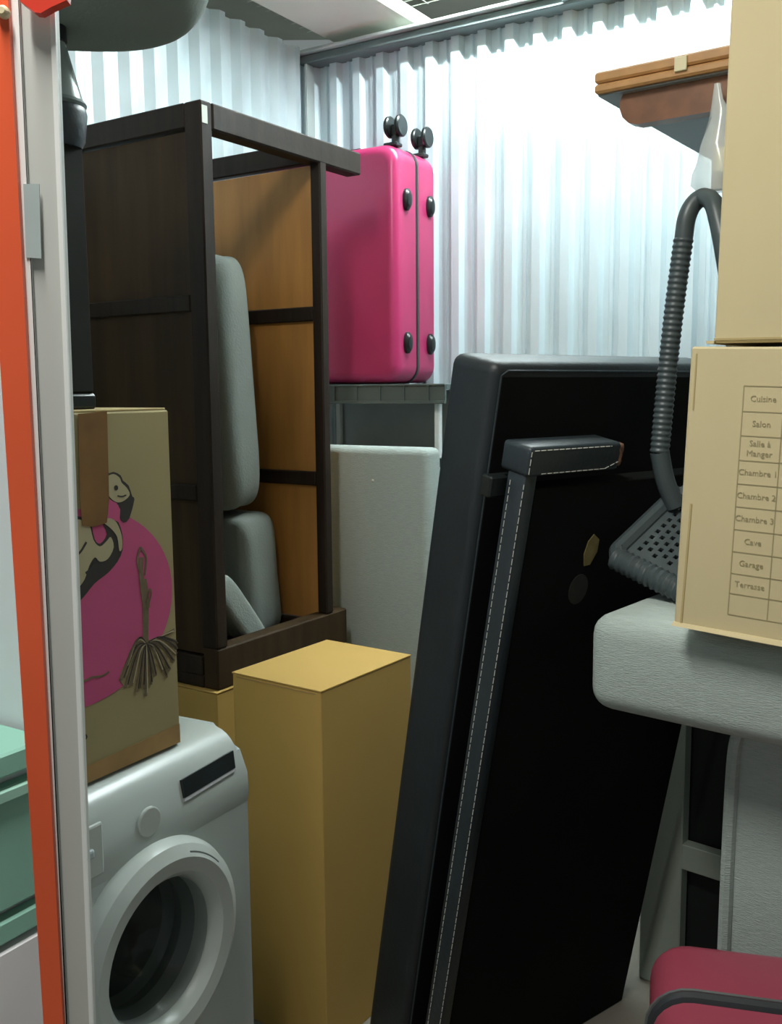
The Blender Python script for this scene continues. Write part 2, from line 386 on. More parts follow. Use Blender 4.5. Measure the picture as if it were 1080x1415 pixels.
# ================================================================== PRINTED BOX ON THE MACHINE
pc = atz(250, 1026, .846)
ptop = onplane(245, 566, pc, WV).z
pb = thing('printed_box', 'brown cardboard box printed with a pink disc and flamingo, on the washing machine', 'box', pc, 31)
ib = inv(pb); PH = ptop - .846
part('carton', CARDSHADE, pb, -.34, 0, -.43, 0, 0, PH, bev=.003)
def bpt(px, py, off=.0): 
    p = ib @ onplane(px, py, pc, WV); p.x = off; return p
def decal(name, m, pts, off, parent=pb, smooth=0):
    pp = [Vector((p[0], p[1], 0)) for p in pts]
    if smooth: pp = smooth_path(pp + [pp[0]], smooth)[:-1]
    bm = BM(); q = [bpt(p.x, p.y, off) for p in pp]; q = [Vector((p.x, min(p.y, -.004), p.z)) for p in q if p.y > -.425]
    slabpoly(bm, q, (1, 0, 0), .0004); return obj(name, bm, m, parent)
def line(bm, pts, w, off, sm=6):
    pts = smooth_path([(p[0], p[1], 0) for p in pts], sm) if sm else [Vector((p[0], p[1], 0)) for p in pts]
    q = [bpt(p.x, p.y, off) for p in pts]
    for p in q: p.y = min(p.y, -.004)
    for a, b in zip(q, q[1:]):
        d = (b - a); 
        if d.length < 1e-6: continue
        n = Vector((0, -d.z, d.y)).normalized() * w / 2
        slabpoly(bm, [a - n, b - n, b + n, a + n], (1, 0, 0), .0004)
# pink disc
cc = bpt(112, 842); rr = (bpt(237, 800).y - cc.y); rz = (bpt(112, 702).z - bpt(112, 978).z) / 2
bm = BM(); slabpoly(bm, [(.0003, max(-.425, cc.y + rr * math.cos(t)), cc.z + rz * math.sin(t)) for t in [2 * math.pi * k / 64 for k in range(64)]], (1, 0, 0), .0004)
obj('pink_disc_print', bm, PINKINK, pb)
bird = decal('bird_body_print', BLACKINK, [(96, 712), (122, 718), (130, 745), (138, 751), (147, 738), (141, 722), (151, 714), (163, 722), (169, 745), (166, 768), (150, 790), (130, 806), (112, 828), (98, 834)], .0009, smooth=3)
decal('bird_feathers_print', CREAMINK, [(95, 716), (120, 722), (128, 746), (137, 755), (146, 748), (152, 742), (156, 756), (148, 772), (137, 776), (130, 770), (122, 782), (116, 800), (106, 814), (97, 824)], .0015, bird, smooth=3)
decal('wing_print', CREAMINK, [(140, 721), (150, 715), (160, 722), (167, 740), (168, 756), (164, 761), (161, 742), (152, 730)], .0015, bird, smooth=3)
hd = decal('bird_head_print', BLACKINK, [(146, 656), (156, 652), (166, 657), (169, 664), (177, 671), (182, 686), (185, 690), (178, 716), (170, 722), (164, 713), (163, 698), (148, 686)], .0009, smooth=2)
decal('bird_face_print', CREAMINK, [(147, 658), (156, 655), (164, 660), (167, 667), (174, 674), (178, 684), (168, 693), (158, 693), (148, 682)], .0015, hd, smooth=3)
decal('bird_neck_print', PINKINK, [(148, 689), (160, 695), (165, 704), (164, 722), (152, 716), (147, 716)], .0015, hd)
bm = BM(); c = bpt(159, 674, .0021); slabpoly(bm, [(c.x, c.y + .0045 * math.cos(t), c.z + .0045 * math.sin(t)) for t in [k * .52 for k in range(12)]], (1, 0, 0), .0004); line(bm, [(161, 685), (167, 686), (173, 684)], .0022, .0021); obj('bird_eye_print', bm, BLACKINK, hd)
bm = BM(); line(bm, [(101, 770), (110, 762), (118, 749)], .004, .0021); obj('feather_line_print', bm, BLACKINK, bird)
bm = BM(); line(bm, [(117, 792), (124, 786), (130, 776)], .004, .0021); obj('feather_line_print', bm, BLACKINK, bird)
# plant: stem, flower, leaves
pl = decal('plant_stem_print', BROWNINK, [(196, 830), (205, 830), (204, 892), (197, 892)], .0009)
bm = BM()
for pts, w in (([(193, 756), (189, 775), (194, 795)], .004), ([(193, 756), (201, 770), (199, 795)], .004), ([(195, 770), (194, 790), (198, 830)], .010), ([(199, 800), (202, 820), (204, 840)], .008), ([(201, 832), (206, 814), (208, 822), (204, 836)], .003)): line(bm, pts, w, .0012)
obj('plant_flower_print', bm, BROWNINK, pl)
decal('plant_clump_print', mat('olive_print', (.23, .18, .085), .85, 0, .3, 60), [(196, 886), (206, 884), (222, 888), (238, 886), (244, 895), (236, 908), (228, 922), (214, 918), (204, 935), (198, 952), (190, 940), (178, 950), (164, 940), (172, 918), (180, 900), (186, 890)], .0007, pl, smooth=2)
rn = random.Random(3)
def leaf(ex, ey, bumpy, w, m, off):
    bm = BM(); mx, my = 201 + (ex - 201) * .45, 890 + (ey - 890) * .30 - bumpy
    line(bm, [(201, 889), (mx, my), (ex, ey)], w, off, 5); obj('leaf_print', bm, m, pl)
ends = [(240, 870, 2), (247, 888, 8), (246, 896, 9), (243, 904, 7), (240, 914, 8), (230, 936, 3), (224, 928, 4), (214, 934, 0), (208, 946, 0), (201, 962, 0), (196, 950, 0), (188, 956, 2), (180, 948, 4), (172, 950, 6), (166, 940, 8), (172, 922, 12), (178, 906, 12), (234, 926, 5)]
for n_, (ex, ey, b_) in enumerate(ends):
    leaf(ex, ey, b_, rn.uniform(.0045, .008), BROWNINK, .0012 + .0001 * (n_ % 4))
    leaf(201 + (ex - 201) * .93 + 1.5, 889 + (ey - 889) * .93, b_ + 2, .0022, BLACKINK if n_ % 3 else CREAMINK, .0019)
bm = BM(); line(bm, [(108, 942), (118, 940), (126, 936), (140, 934), (150, 928)], .0035, .0012); obj('ground_line_print', bm, BROWNINK, pb)
decal('tape', TAPE, [(106, 572), (146, 568), (149, 690), (146, 722), (128, 728), (112, 726), (109, 690)], .0026)
decal('tape', TAPE2, [(110, 1063), (250, 998), (250, 1024), (117, 1083)], .0020)
bm = BM(); line(bm, [(113, 1018), (117, 1015), (119, 1019), (114, 1023)], .003, .0012); obj('small_mark_print', bm, BLACKINK, pb)
part('top_flap', CARD, pb, -.335, -.004, -.42, -.004, PH + .0005, PH + .004, bev=.001)

# column stand on the box, cushion balanced on it
q = onplane(88, 400, pc - WV * .075, WV); q.z = ptop + .0045
cs = thing('column_stand', 'dark square column with grey tapered head standing on the flamingo box', 'stand', q, 31)
part('foot', BLACKP, cs, -.032, .032, -.032, .032, 0, .026, bev=.004)
part('column', DARKC, cs, -.030, .030, -.030, .030, .026, .50, bev=.004)
zr = aty(100, 150, q.y).z - q.z
bm = BM(); lathe(bm, [(.040, zr - .062), (.046, zr - .05), (.051, zr - .010), (.049, zr + .0), (.046, zr + .004)], 40); obj('collar', bm, NAVY2, cs, True)
bm = BM(); lathe(bm, [(.049, zr + .001), (.051, zr + .006), (.047, zr + .012)], 40); obj('collar_ring', bm, WHEELG, cs, True)
bm = BM(); lathe(bm, [(.046, zr + .010), (.023, zr + .098), (.022, zr + .102)], 40); obj('tapered_head', bm, GREYM, cs, True)
part('column_neck', DARKC, cs, -.028, .028, -.028, .028, .49, zr - .05, bev=0)
bm = BM(); lathe(bm, [(.022, zr + .102), (.025, zr + .104), (.024, zr + .128)], 32); obj('cap', bm, BLACKP, cs, True)
bm = BM(); zc = q.z + zr + .128; pillow(bm, .50, .36, .22, (.55, .75), 28, .012)
cu = obj('grey_cushion', bm, FABD, None, 'all'); cu.matrix_world = Matrix.Translation((q.x + .0, q.y + .02, zc + .107)) @ Matrix.Rotation(.25, 4, 'Z') @ Matrix.Rotation(-.05, 4, 'Y')
tag(cu, 'plump dark grey cloth cushion lying on top of the column stand', 'cushion')

# ================================================================== CARTONS BY THE MACHINE
yl = atz(345, 1394, 0)
yh = onplane(350, 925, yl, Vector((yl.x, yl.y, 0)).normalized()).z
nr = atz(443, 956, yh); rt_ = atz(552, 903, yh)
ya = math.degrees(math.atan2(rt_.x - nr.x, rt_.y - nr.y)) * .5 + .5 * math.degrees(math.atan2(-(nr.y - yl.y), nr.x - yl.x))
lv = math.hypot(nr.x - yl.x, nr.y - yl.y); lu = math.hypot(rt_.x - nr.x, rt_.y - nr.y)
yb = thing('tall_carton', 'tall narrow golden cardboard carton standing on the floor', 'box', (nr.x, nr.y, 0), ya)
part('carton', CARDY, yb, -lv, 0, 0, lu, 0, yh - .002, bev=.002)
part('lid', CARDY, yb, -lv - .001, .001, -.001, lu + .001, yh - .0019, yh + .0015, bev=.0005)
part('flap_gap', TAPE2, yb, -lv * .95, -lv * .05, -.0012, -.0002, yh - .009, yh - .007, bev=0)

# wooden frame unit
FZ = .75
fc = atz(302, 955, FZ); fe = atz(480, 888, FZ)
FY = math.degrees(math.atan2(fe.x - fc.x, fe.y - fc.y))
FL = math.hypot(fe.x - fc.x, fe.y - fc.y)
fr = thing('open_cabinet', 'dark stained open wooden cabinet with framed plywood side panels', 'cabinet', fc, FY)
ifr = inv(fr); FU, FV = UV(FY)
FH = onplane(296, 137, fc, Vector((fc.x, fc.y, 0)).normalized()).z - FZ
def lc(px, py, x):   # pixel on plane local x of the frame
    return ifr @ onplane(px, py, fc + FV * x, FV)
yp = lc(446, 500, 0).y           # far panel's front post, near face
FD = .56; T = .04
part('bottom_board', WOOD, fr, -FD, -.05, .0, yp + .03, 0, .03, bev=.002)
zb1 = lc(305, 897, 0).z
part('bottom_rail', WOODP, fr, -.05, 0, .0, FL, 0, zb1, bev=.004)
def side(y0, y1, inner, nm, front_w):
    part('front_post', WOOD, fr, -front_w, 0, y0, y1, zb1 if nm else zb1, FH - .0, bev=.004)
    part('rear_post', WOOD, fr, -FD, -FD + .06, y0, y1, .03, FH, bev=.004)
    part('top_rail', WOOD, fr, -FD + .06, -front_w, y0, y1, FH - .058, FH, bev=.003)
    zs = [.03, .36, .74, 1.10]
    ms = sorted(lc(400, py, -.2).z for py in (655, 440))
    zs = [.08] + ms + [FH - .058]
    for z in ms: part('mid_rail', WOOD, fr, -FD + .06, -front_w, y0, y1, z - .02, z + .02, bev=.003)
    part('low_rail', WOOD, fr, -FD + .06, -front_w, y0, y1, .03, .08, bev=.003)
    for a, b in zip(zs, zs[1:]):
        part('panel', inner, fr, -FD + .055, -front_w + .005, y0 + .012, y1 - .012, a + .005, b - .005, bev=0)
side(0, T, WOODP, 0, .055)
side(yp, yp + .032, PLY, 1, .035)
tbz0 = lc(446, 222, 0).z; tbz1 = lc(446, 185, 0).z
part('top_bar', WOOD, fr, -.05, 0.001, T, lc(498, 205, 0).y, FH - .062, FH, bev=.004)
bm = BM(); q4 = [lc(*p, .0) for p in ((288, 137), (299, 142), (300, 165), (290, 160))]
part('sticker', STICK, fr, .0005, .0015, .004, .022, FH - .052, FH - .012, bev=0)
# carton carrying the frame
c2 = thing('low_carton', 'golden cardboard carton carrying the open wooden cabinet', 'box', (fc.x, fc.y, 0), FY)
lw = lc(350, 930, 0)
part('carton', CARDY, c2, -FD - .01, .004, -.012, FL - .05, 0, FZ - .0045, bev=.003)
part('lid', CARDY, c2, -FD - .012, .006, -.014, FL - .048, FZ - .0043, FZ - .0008, bev=.001)

# cushions inside the frame
def cush(name, lab, P, size, rot, m, e=(.45, .3), wob=.01, seed=1, group='grey cushions in the open cabinet'):
    bm = BM(); pillow(bm, *size, e, 26, wob, None, seed)
    o = obj(name, bm, m, None, 'all'); o.matrix_world = fr.matrix_world @ Matrix.Translation(P) @ rot
    tag(o, lab, 'cushion', group); return o
RX = lambda a: Matrix.Rotation(math.radians(a), 4, 'X'); RY = lambda a: Matrix.Rotation(math.radians(a), 4, 'Y'); RZ = lambda a: Matrix.Rotation(math.radians(a), 4, 'Z')
pt = lc(345, 360, -.18); pm = lc(357, 480, -.18); pbm = lc(312, 735, -.18)
cush('seat_cushion', 'tall grey cushion standing upright inside the open wooden cabinet', (-.30, .295, .765), (.30, .155, .70), RX(4), FABC, (.30, .55), .010, 2)
cush('seat_cushion', 'slumped grey cushion in the bottom of the open wooden cabinet', (-.29, .358, .218), (.30, .155, .36), RX(5), FABC, (.28, .4), .008, 5)
cush('seat_cushion', 'pale grey cushion leaning low behind the front post of the open cabinet', (-.085, .165, .155), (.07, .075, .27), RX(38), FABG, (.4, .45), .006, 9)

# ================================================================== SHELF UNIT AND PINK SUITCASE
SZ = aty(540, 531, 3.2).z
s0 = rm(2.68, -1.47)
sh = thing('shelf_unit', 'grey plastic shelf unit against the corrugated back wall', 'shelf', (s0.x, s0.y, 0), 32)
def shelf(z, m, dx=.66):
    b = part('shelf_board', m, sh, -dx, 0, 0.004, .35, z - .018, z, bev=.002)
    part('shelf_lip', m, b, -dx, 0, -.004, .004, z - .062, z, bev=.002)
    part('shelf_lip', m, b, -dx, 0, -.010, -.004, z - .062, z - .052, bev=.001)
    part('shelf_lip', m, b, -dx, 0, -.010, -.004, z - .006, z, bev=.001)
    for k in range(7): part('shelf_rib', m, b, -.06 - k * .09, -.056 - k * .09, -.009, -.004, z - .053, z - .006, bev=0)
shelf(SZ, SHELFP); 
zl = aty(593, 634, 3.05).z
part('shelf_board', BLACKP, sh, -.64, .02, .0, .33, zl - .028, zl, bev=.002)
for x, y in ((-.05, .04), (-.62, .04), (-.05, .31), (-.62, .31)):
    part('post', POSTW, sh, x - .010, x + .010, y - .010, y + .010, 0, SZ - .018, bev=.003)
part('back_board', SHELFB, sh, -.65, -.06, .322, .332, .9, SZ - .02, bev=0)

def suitcase(name, lab, M, W_, TH, HT, m, zipw=.012):
    """local x = width, y = thickness (0..TH), z = height"""
    t = thing(name, lab, 'suitcase', M=M, group=None)
    def rrect(ins, y, r=.055, n=7):
        r = max(.012, r - ins * .5); o_ = []
        for cx, cz, a0 in ((-ins - r, HT - ins - r, 0), (-W_ + ins + r, HT - ins - r, 90), (-W_ + ins + r, ins + r, 180), (-ins - r, ins + r, 270)):
            for i in range(n):
                a = math.radians(a0 + 90 * i / (n - 1)); o_.append(Vector((cx + r * math.cos(a), y, cz + r * math.sin(a))))
        return o_
    for sgn, yo, yi in ((1, 0, TH * .5 - zipw / 2), (-1, TH, TH * .5 + zipw / 2)):
        bm = BM(); rad = .034
        secs = [(.006, yi), (0, yi - sgn * .006)] + [(rad * (1 - math.cos(a)), yo + sgn * rad * (1 - math.sin(a))) for a in [math.radians(15 * k) for k in range(7)]]
        rings = [[bm.verts.new(p) for p in rrect(ins, y)] for ins, y in secs]; n_ = len(rings[0])
        for A_, B_ in zip(rings, rings[1:]):
            for k in range(n_): bm.faces.new((A_[k], A_[(k + 1) % n_], B_[(k + 1) % n_], B_[k]))
        bm.faces.new(rings[0]); bm.faces.new(rings[-1])
        obj('shell', bm, m, t, True)
    def loop(d): 
        pts = []
        r = .055 + d
        for cx, cz, a0 in ((-.055, HT - .055, 0), (-W_ + .055, HT - .055, 90), (-W_ + .055, .055, 180), (-.055, .055, 270)):
            for i in range(7):
                a = math.radians(a0 + 15 * i); pts.append(Vector((cx + r * math.cos(a), TH / 2, cz + r * math.sin(a))))
        return pts
    bm = BM(); tube(bm, loop(-.006), zipw * .62, 8, True); z = obj('zip', bm, ZIP, t, True)
    bm = BM(); tube(bm, loop(-.006 + zipw * .62), .0028, 5, True); obj('zip_teeth', bm, ZIPT, z, True)
    return t
# big pink one, wheels up, on the shelf
ce = aty(549, 531, 3.2)
SH = aty(545, 197, ce.y).z - ce.z
M = Matrix.Translation((ce.x, ce.y, SZ + .005)) @ Matrix.Rotation(-math.radians(31), 4, 'Z')
ps = suitcase('hard_suitcase', 'large bright pink hard suitcase standing wheels up on the grey shelf', M, .50, .275, SH, PINK)
def caster(x, y):
    b = part('wheel_mount', BLACKP, ps, x - .035, x + .015, y - .02, y + .02, SH - .004, SH + .008, bev=.003)
    bm = BM(); tube(bm, [(x, y, SH), (x, y, SH + .03)], .013, 10); box(bm, x - .012, x + .012, y - .01, y + .01, SH + .03, SH + .065, .004)
    obj('wheel_fork', bm, BLACKP, b)
    for s in (-1, 1):
        bm = BM(); lathe(bm, [(.010, -.008), (.030, -.008), (.034, -.004), (.034, .004), (.030, .008), (.010, .008)], 24, Matrix.Translation((x + s * .020, y - .0, SH + .058)) @ Matrix.Rotation(math.pi / 2, 4, 'Y'))
        w_ = obj('wheel', bm, BLACKP, b, True)
for y in (.05, .225):
    caster(-.03, y); caster(-.44, y)
for y in (.06, .215):
    for z in (.13, SH - .17):
        bm = BM(); lathe(bm, [(.026, -.004), (.026, .010), (.018, .018), (.001, .02)], 20, Matrix.Translation((0, y, z)) @ Matrix.Rotation(math.pi / 2, 4, 'Y') @ Matrix.Scale(1.35, 4, (1, 0, 0)) @ Matrix.Scale(.75, 4, (0, 1, 0))); obj('side_foot', bm, BLACKP, ps, True)
part('grab_handle', BLACKP, ps, -.33, -.17, .06, .09, SH + .001, SH + .012, bev=.004)

# upholstered panel behind the cartons
gp = rm(2.42, -1.36); 
gz = onplane(482, 617, gp, U).z
ge = onplane(590, 640, gp, U)
gt = thing('upholstered_panel', 'upright pale grey upholstered panel behind the golden carton and open cabinet', 'sofa part', (ge.x, ge.y, 0), 32)
bm = BM(); box(bm, -.62, 0, 0, .09, 0, gz, .022, 4); obj('upholstery', bm, FABW, gt, True)
c = inv(gt) @ onplane(515, 664, gp, U)
bm = BM(); lathe(bm, [(.004, -.001), (.004, .003), (.001, .004)], 10, Matrix.Translation((c.x, 0, c.z)) @ Matrix.Rotation(math.pi / 2, 4, 'X')); obj('button', bm, STICK, gt)

# ================================================================== BLACK BED BASES
def leanM(bx, by, yaw, lean):
    u, v = UV(yaw); Zv = Vector((0, 0, 1))
    upp = Zv * math.cos(lean) + v * math.sin(lean); nn = v * math.cos(lean) - Zv * math.sin(lean)
    return Matrix(((nn.x, u.x, upp.x, bx), (nn.y, u.y, upp.y, by), (nn.z, u.z, upp.z, 0), (0, 0, 0, 1))), u, upp, nn
# local: x = face normal, y = along the width, z = up the slab
M1, u1, up1, n1 = leanM(.0018, 1.92, 52, .1909)
m1 = thing('bed_base', 'thick black bed base leaning behind the thinner black base', 'bed base', M=M1)
bm = BM(); box(bm, -.127, -.004, 0, .70, 0, 1.571, .022, 4); obj('upholstered_border', bm, NAVY, m1, True)
part('underside_cloth', BLACKF, m1, -.0055, -.0015, .016, .684, .02, 1.546, bev=.001)
bm = BM(); tube(bm, [(-.004, .016, .05), (-.004, .016, 1.548), (-.004, .03, 1.556), (-.004, .68, 1.556)], .0024, 6); obj('edge_seam', bm, NAVY2, m1)
M2, u2, up2, n2 = leanM(.0602, 1.8436, 52, .1973)
m2 = thing('bed_base', 'thin black bed base with white stitched border and torn corner', 'bed base', M=M2)
W2, H2, T2 = .635, 1.3836, .045
part('panel', BLACKF, m2, -T2, -.003, .03, W2, 0, H2 - .03, bev=.002)
i2 = inv(m2)
def s2(px, py, x=0.): return i2 @ onplane(px, py, M2.translation + n2 * x, n2)
ee = s2(852, 640).y
bm = BM(); box(bm, -T2, 0, 0, .030, 0, H2 + .0, .006, 2); b_ = obj('side_border', bm, NAVY2, m2, True)
tt = s2(730, 655)
bm = BM(); box(bm, -.062, .006, -.004, ee, H2 - .006, H2 + .046, .008, 3); tb = obj('top_border', bm, NAVY2, m2, True)
bm = BM(); pillow(bm, .055, .022, .040, (.6, .6), 10, .15, Matrix.Translation((-.02, ee - .001, H2 + .020)), 4); obj('torn_end', bm, FOAM, tb, 'all')
def stitches(pts, parent, r=.0009, dash=.011, gap=.004):
    bm = BM()
    for a, b in zip(pts, pts[1:]):
        a, b = Vector(a), Vector(b); L = (b - a).length; d = (b - a) / L; s = 0
        while s < L: tube(bm, [a + d * s, a + d * min(L, s + dash)], r, 4); s += dash + gap
    return obj('stitching', bm, THREAD, parent)
stitches([(-.034, -.0006, .02), (-.034, -.0006, H2 - .02)], b_)
stitches([(-.002, .0002, .02), (-.002, .0002, H2 - .02)], b_)
stitches([(.0062, .006, H2 + .040), (.0062, ee - .03, H2 + .040)], tb)
stitches([(.0062, .03, H2 - .001), (.0062, ee - .04, H2 - .001), (.0062, ee - .006, H2 + .010)], tb)
stitches([(.0062, -.001, H2 + .0), (.0062, -.001, H2 + .038)], tb)
c = s2(800, 815); bm = BM(); slabpoly(bm, [(-.0035, c.y + .026 * math.cos(t), c.z + .030 * math.sin(t)) for t in [k * math.pi / 12 for k in range(24)]], (1, 0, 0), .0012); obj('round_patch', bm, PATCH, m2)
lp = [s2(*p, -.003) for p in ((820, 738), (827, 745), (824, 762), (814, 780), (806, 782), (806, 766), (812, 748))]
bm = BM(); slabpoly(bm, lp, (1, 0, 0), .0015); obj('torn_hole', bm, LENS, m2)
part('corner_bracket', BLACKP, m2, -.075, -.05, -.03, .03, H2 - .055, H2 - .018, bev=.003)

# ================================================================== RIGHT HAND STACK
BT = 1.1286; BB = .9640
bc = Vector((.317, 1.585, 0)); BY = 40; BUv, BVv = UV(BY)
blk = thing('sofa_seat', 'large pale grey upholstered sofa seat block under the cardboard boxes', 'sofa part', (bc.x, bc.y, BB), BY)
bm = BM(); box(bm, .004, 1.05, .0, .98, 0, BT - BB, .038, 5); obj('upholstery', bm, FABW, blk, True)
hz = BT - BB
bm = BM(); tube(bm, [(.03, .012, hz - .018), (.5, .002, hz - .03), (1.02, .002, hz - .03)], .003, 6); obj('seam', bm, FABG, blk)
# rack
rk0 = Vector((.622, 2.33, 0))
rk = thing('metal_rack', 'grey painted metal rack with dark panels behind the black bed bases', 'rack', rk0, BY)
for x, y in ((0, 0), (.85, 0), (0, .45), (.85, .45)):
    part('post', RACK, rk, x, x + .105, y, y + .04, 0, BB - .001, bev=.003)
zb = aty(965, 1188, 2.25).z
for y in (.003, .453):
    part('cross_bar', RACK, rk, .05, .85, y, y + .034, zb - .032, zb + .032, bev=.002)
    part('cross_bar', RACK, rk, .05, .85, y, y + .034, BB - .06, BB - .001, bev=.002)
part('dark_panel', DARKB, rk, .005, .85, .05, .062, .02, zb - .04, bev=0)
part('dark_panel', DARKB, rk, .005, .85, .05, .062, zb - .03, BB - .06, bev=0)
# upright cushion under the block
k0 = aty(1003, 1180, 1.56)
ku = thing('upright_cushion', 'upright pale grey woven cushion with piped edge behind the pink cabin suitcase', 'cushion', (k0.x, k0.y, 0), BY)
bm = BM(); box(bm, 0, .60, 0, .17, 0, BB - .012, .02, 4); obj('upholstery', bm, FABW, ku, True)
bm = BM(); tube(bm, smooth_path([(.006, .003, .03), (.002, .000, .4), (.004, .0, .8), (.012, .001, BB - .036), (.04, .002, BB - .026), (.58, .002, BB - .026)], 6), .0115, 8); obj('piping', bm, FABW, ku, True)
# cabin suitcase
SZ2 = .66; sc = atz(900, 1340, SZ2)
M = Matrix.Translation((sc.x, sc.y, 0)) @ Matrix.Rotation(-math.radians(14), 4, 'Z') @ Matrix.Translation((.40, -.20, 0.02))
cs2 = suitcase('cabin_suitcase', 'dusty pink hard cabin suitcase standing on the floor by the grey upright cushion', M, .40, .30, SZ2 - .02, PINKD, .022)
for x in (-.35, -.05):
    for y in (.05, .2):
        bm = BM(); lathe(bm, [(.018, -.01), (.02, -.006), (.02, .006), (.018, .01)], 16, Matrix.Translation((x, y, 0.0)) @ Matrix.Rotation(math.pi / 2, 4, 'Y')); obj('wheel', bm, BLACKP, cs2, True)

# lower printed box
lb0 = atz(930, 874, BT + .001); lb0.z += .012
def fitbox(name, lab, p0, yaw, w, d, h, m, roll=0):
    M = Matrix.Translation(p0) @ Matrix.Rotation(-math.radians(yaw), 4, 'Z') @ Matrix.Rotation(math.radians(roll), 4, 'Y')
    t = thing(name, lab, 'box', M=M); part('carton', m, t, 0, w, 0, d, 0, h, bev=.003); return t
lh = onplane(956, 479, lb0, Vector((0, 1, 0))).z - lb0.z
LBY = 38
lb = fitbox('cardboard_box', 'tan cardboard box printed with a ruled table of room names', lb0, LBY, .36, .22, lh, CARDR, 2.0)
il = inv(lb); LU, LVv = UV(LBY)
def lp_(px, py): p = il @ onplane(px, py, lb0, LU); p.y = -.0002; return p
bm = BM(); slabpoly(bm, [(-.001, -.006, 0), (.12, -.010, -.001), (.28, -.016, 0), (.36, -.018, 0), (.36, -.012, .006), (.28, -.010, .006), (.12, -.004, .005), (-.001, -.001, .005)], (0, .004, .0005), 1); obj('bottom_flap', bm, CARDR, lb)
part('corner_crease', CARD, lb, .010, .013, -.0012, 0, .0, lh * .45, bev=0, M=Matrix.Rotation(.02, 4, 'Y'))
part('corner_crease', CARD, lb, .008, .010, -.0010, 0, lh * .78, lh - .01, bev=0)
# printed table: rows and text
a0 = lp_(1030, 533); a1 = lp_(1003, 848); xl0, zt0, zb0 = (a0.x + a1.x) / 2, a0.z, a1.z
bm = BM(); colx = lp_(1076, 640).x; xe = .34
rows = 10
ys = [zt0 + (zb0 - zt0) * f for f in (0, .108, .212, .318, .420, .520, .620, .718, .815, .905, 1.0)]
for z in ys: box(bm, xl0, xe, -.0007, 0, z - .0007, z + .0007)
for x in (xl0, colx, xl0 + (colx - xl0) * 2, xe): box(bm, x - .0007, x + .0007, -.0007, 0, zb0, zt0)
obj('printed_table', bm, GREYINK, lb)
def text(s, x, z, size, parent, m=GREYINK):
    cu_ = bpy.data.curves.new('t', 'FONT'); cu_.body = s; cu_.size = size; cu_.align_x = 'CENTER'; cu_.align_y = 'CENTER'; cu_.extrude = .0002; cu_.resolution_u = 2
    to = bpy.data.objects.new('t', cu_); COL.objects.link(to); dg = bpy.context.evaluated_depsgraph_get(); dg.update()
    me = bpy.data.meshes.new_from_object(to.evaluated_get(dg)); bpy.data.objects.remove(to)
    o = link('printed_word', me, m, parent); o.location = (x, -.0006, z); o.rotation_euler = (math.pi / 2, 0, 0); return o
for s, i in (('Cuisine', 0), ('Salon', 1), ('Salle à', 2.0), ('Chambre 1', 3), ('Chambre 2', 4), ('Chambre 3', 5), ('Cave', 6), ('Garage', 7), ('Terrasse', 8)):
    k = int(i); zc_ = (ys[k] + ys[k + 1]) / 2
    if s == 'Salle à':
        text('Salle à', (xl0 + colx) / 2, zc_ + .007, .012, lb); text('Manger', (xl0 + colx) / 2, zc_ - .007, .012, lb)
    else: text(s, (xl0 + colx) / 2, zc_, .012, lb)
# upper box
ub0 = Vector((lb0.x, lb0.y, 0)) + LU * .012 + LVv * .0
p = onplane(986, 474, ub0, LU); 
ubz = lb0.z + lh + .004
ub = fitbox('cardboard_box', 'plain tan cardboard box on top of the box with printed table', Vector((p.x, p.y, ubz)), LBY, .40, .20, .62, CARDR, 1.0)
bm = BM(); slabpoly(bm, [(-.012, .0, -.0005), (.0, .0, -.0005), (.0, .2, -.0005), (-.012, .2, -.0005)], (0, 0, 1), .004); obj('bottom_flap', bm, CARDR, ub)
part('front_seam', CARD, ub, .0, .40, -.001, 0, .004, .007, bev=0)

# plastic chair: perforated seat, ribbed tube hoop
ct = aty(852, 767, 1.74)
ca = aty(940, 682, 1.84); cb_ = aty(955, 806, 1.655)
A = (ca - ct); Bv = (cb_ - ct); LA = A.length; LB = .14; A.normalize(); Bv = (Bv - A * Bv.dot(A)).normalized(); Nn = Bv.cross(A).normalized()
if Nn.z < 0: Nn = -Nn
Mc = Matrix(((Bv.x, A.x, Nn.x, ct.x), (Bv.y, A.y, Nn.y, ct.y), (Bv.z, A.z, Nn.z, ct.z), (0, 0, 0, 1)))
chr_ = thing('plastic_chair', 'grey black plastic chair with perforated seat and ribbed tube frame on the sofa block', 'chair', M=Mc)
bm = BM(); nx, ny = 18, 22; sx, sy = LB / nx, LA / ny; vg = {}
def gv(i, j):
    if (i, j) not in vg: vg[(i, j)] = bm.verts.new((i * sx, j * sy, 0))
    return vg[(i, j)]
for i in range(nx):
    for j in range(ny):
        hole = 3 <= i < nx - 2 and 3 <= j < ny - 2 and (i % 2 == 1) and (j % 2 == ((i // 2) % 2))
        if hole: continue
        bm.faces.new((gv(i, j), gv(i + 1, j), gv(i + 1, j + 1), gv(i, j + 1)))
g = bmesh.ops.extrude_face_region(bm, geom=list(bm.faces)); bmesh.ops.translate(bm, vec=(0, 0, .006), verts=[v for v in g['geom'] if isinstance(v, bmesh.types.BMVert)])
obj('seat', bm, RATTAN, chr_)
rib = lambda base, amp, per: (lambda L, i: base + amp * math.sin(2 * math.pi * L / per))
def dense(pts, st=.0025):
    out = [Vector(pts[0])]
    for a, b in zip(pts, pts[1:]):
        a, b = Vector(a), Vector(b); n = max(1, int((b - a).length / st)); out += [a + (b - a) * (k / n) for k in range(1, n + 1)]
    return out
bm = BM(); tube(bm, dense([(-.004, LA, 0), (-.004, .01, 0), (.004, 0, 0), (.01, -.004, 0)]), .017, 10); obj('side_rim', bm, RATTAN, chr_, True)
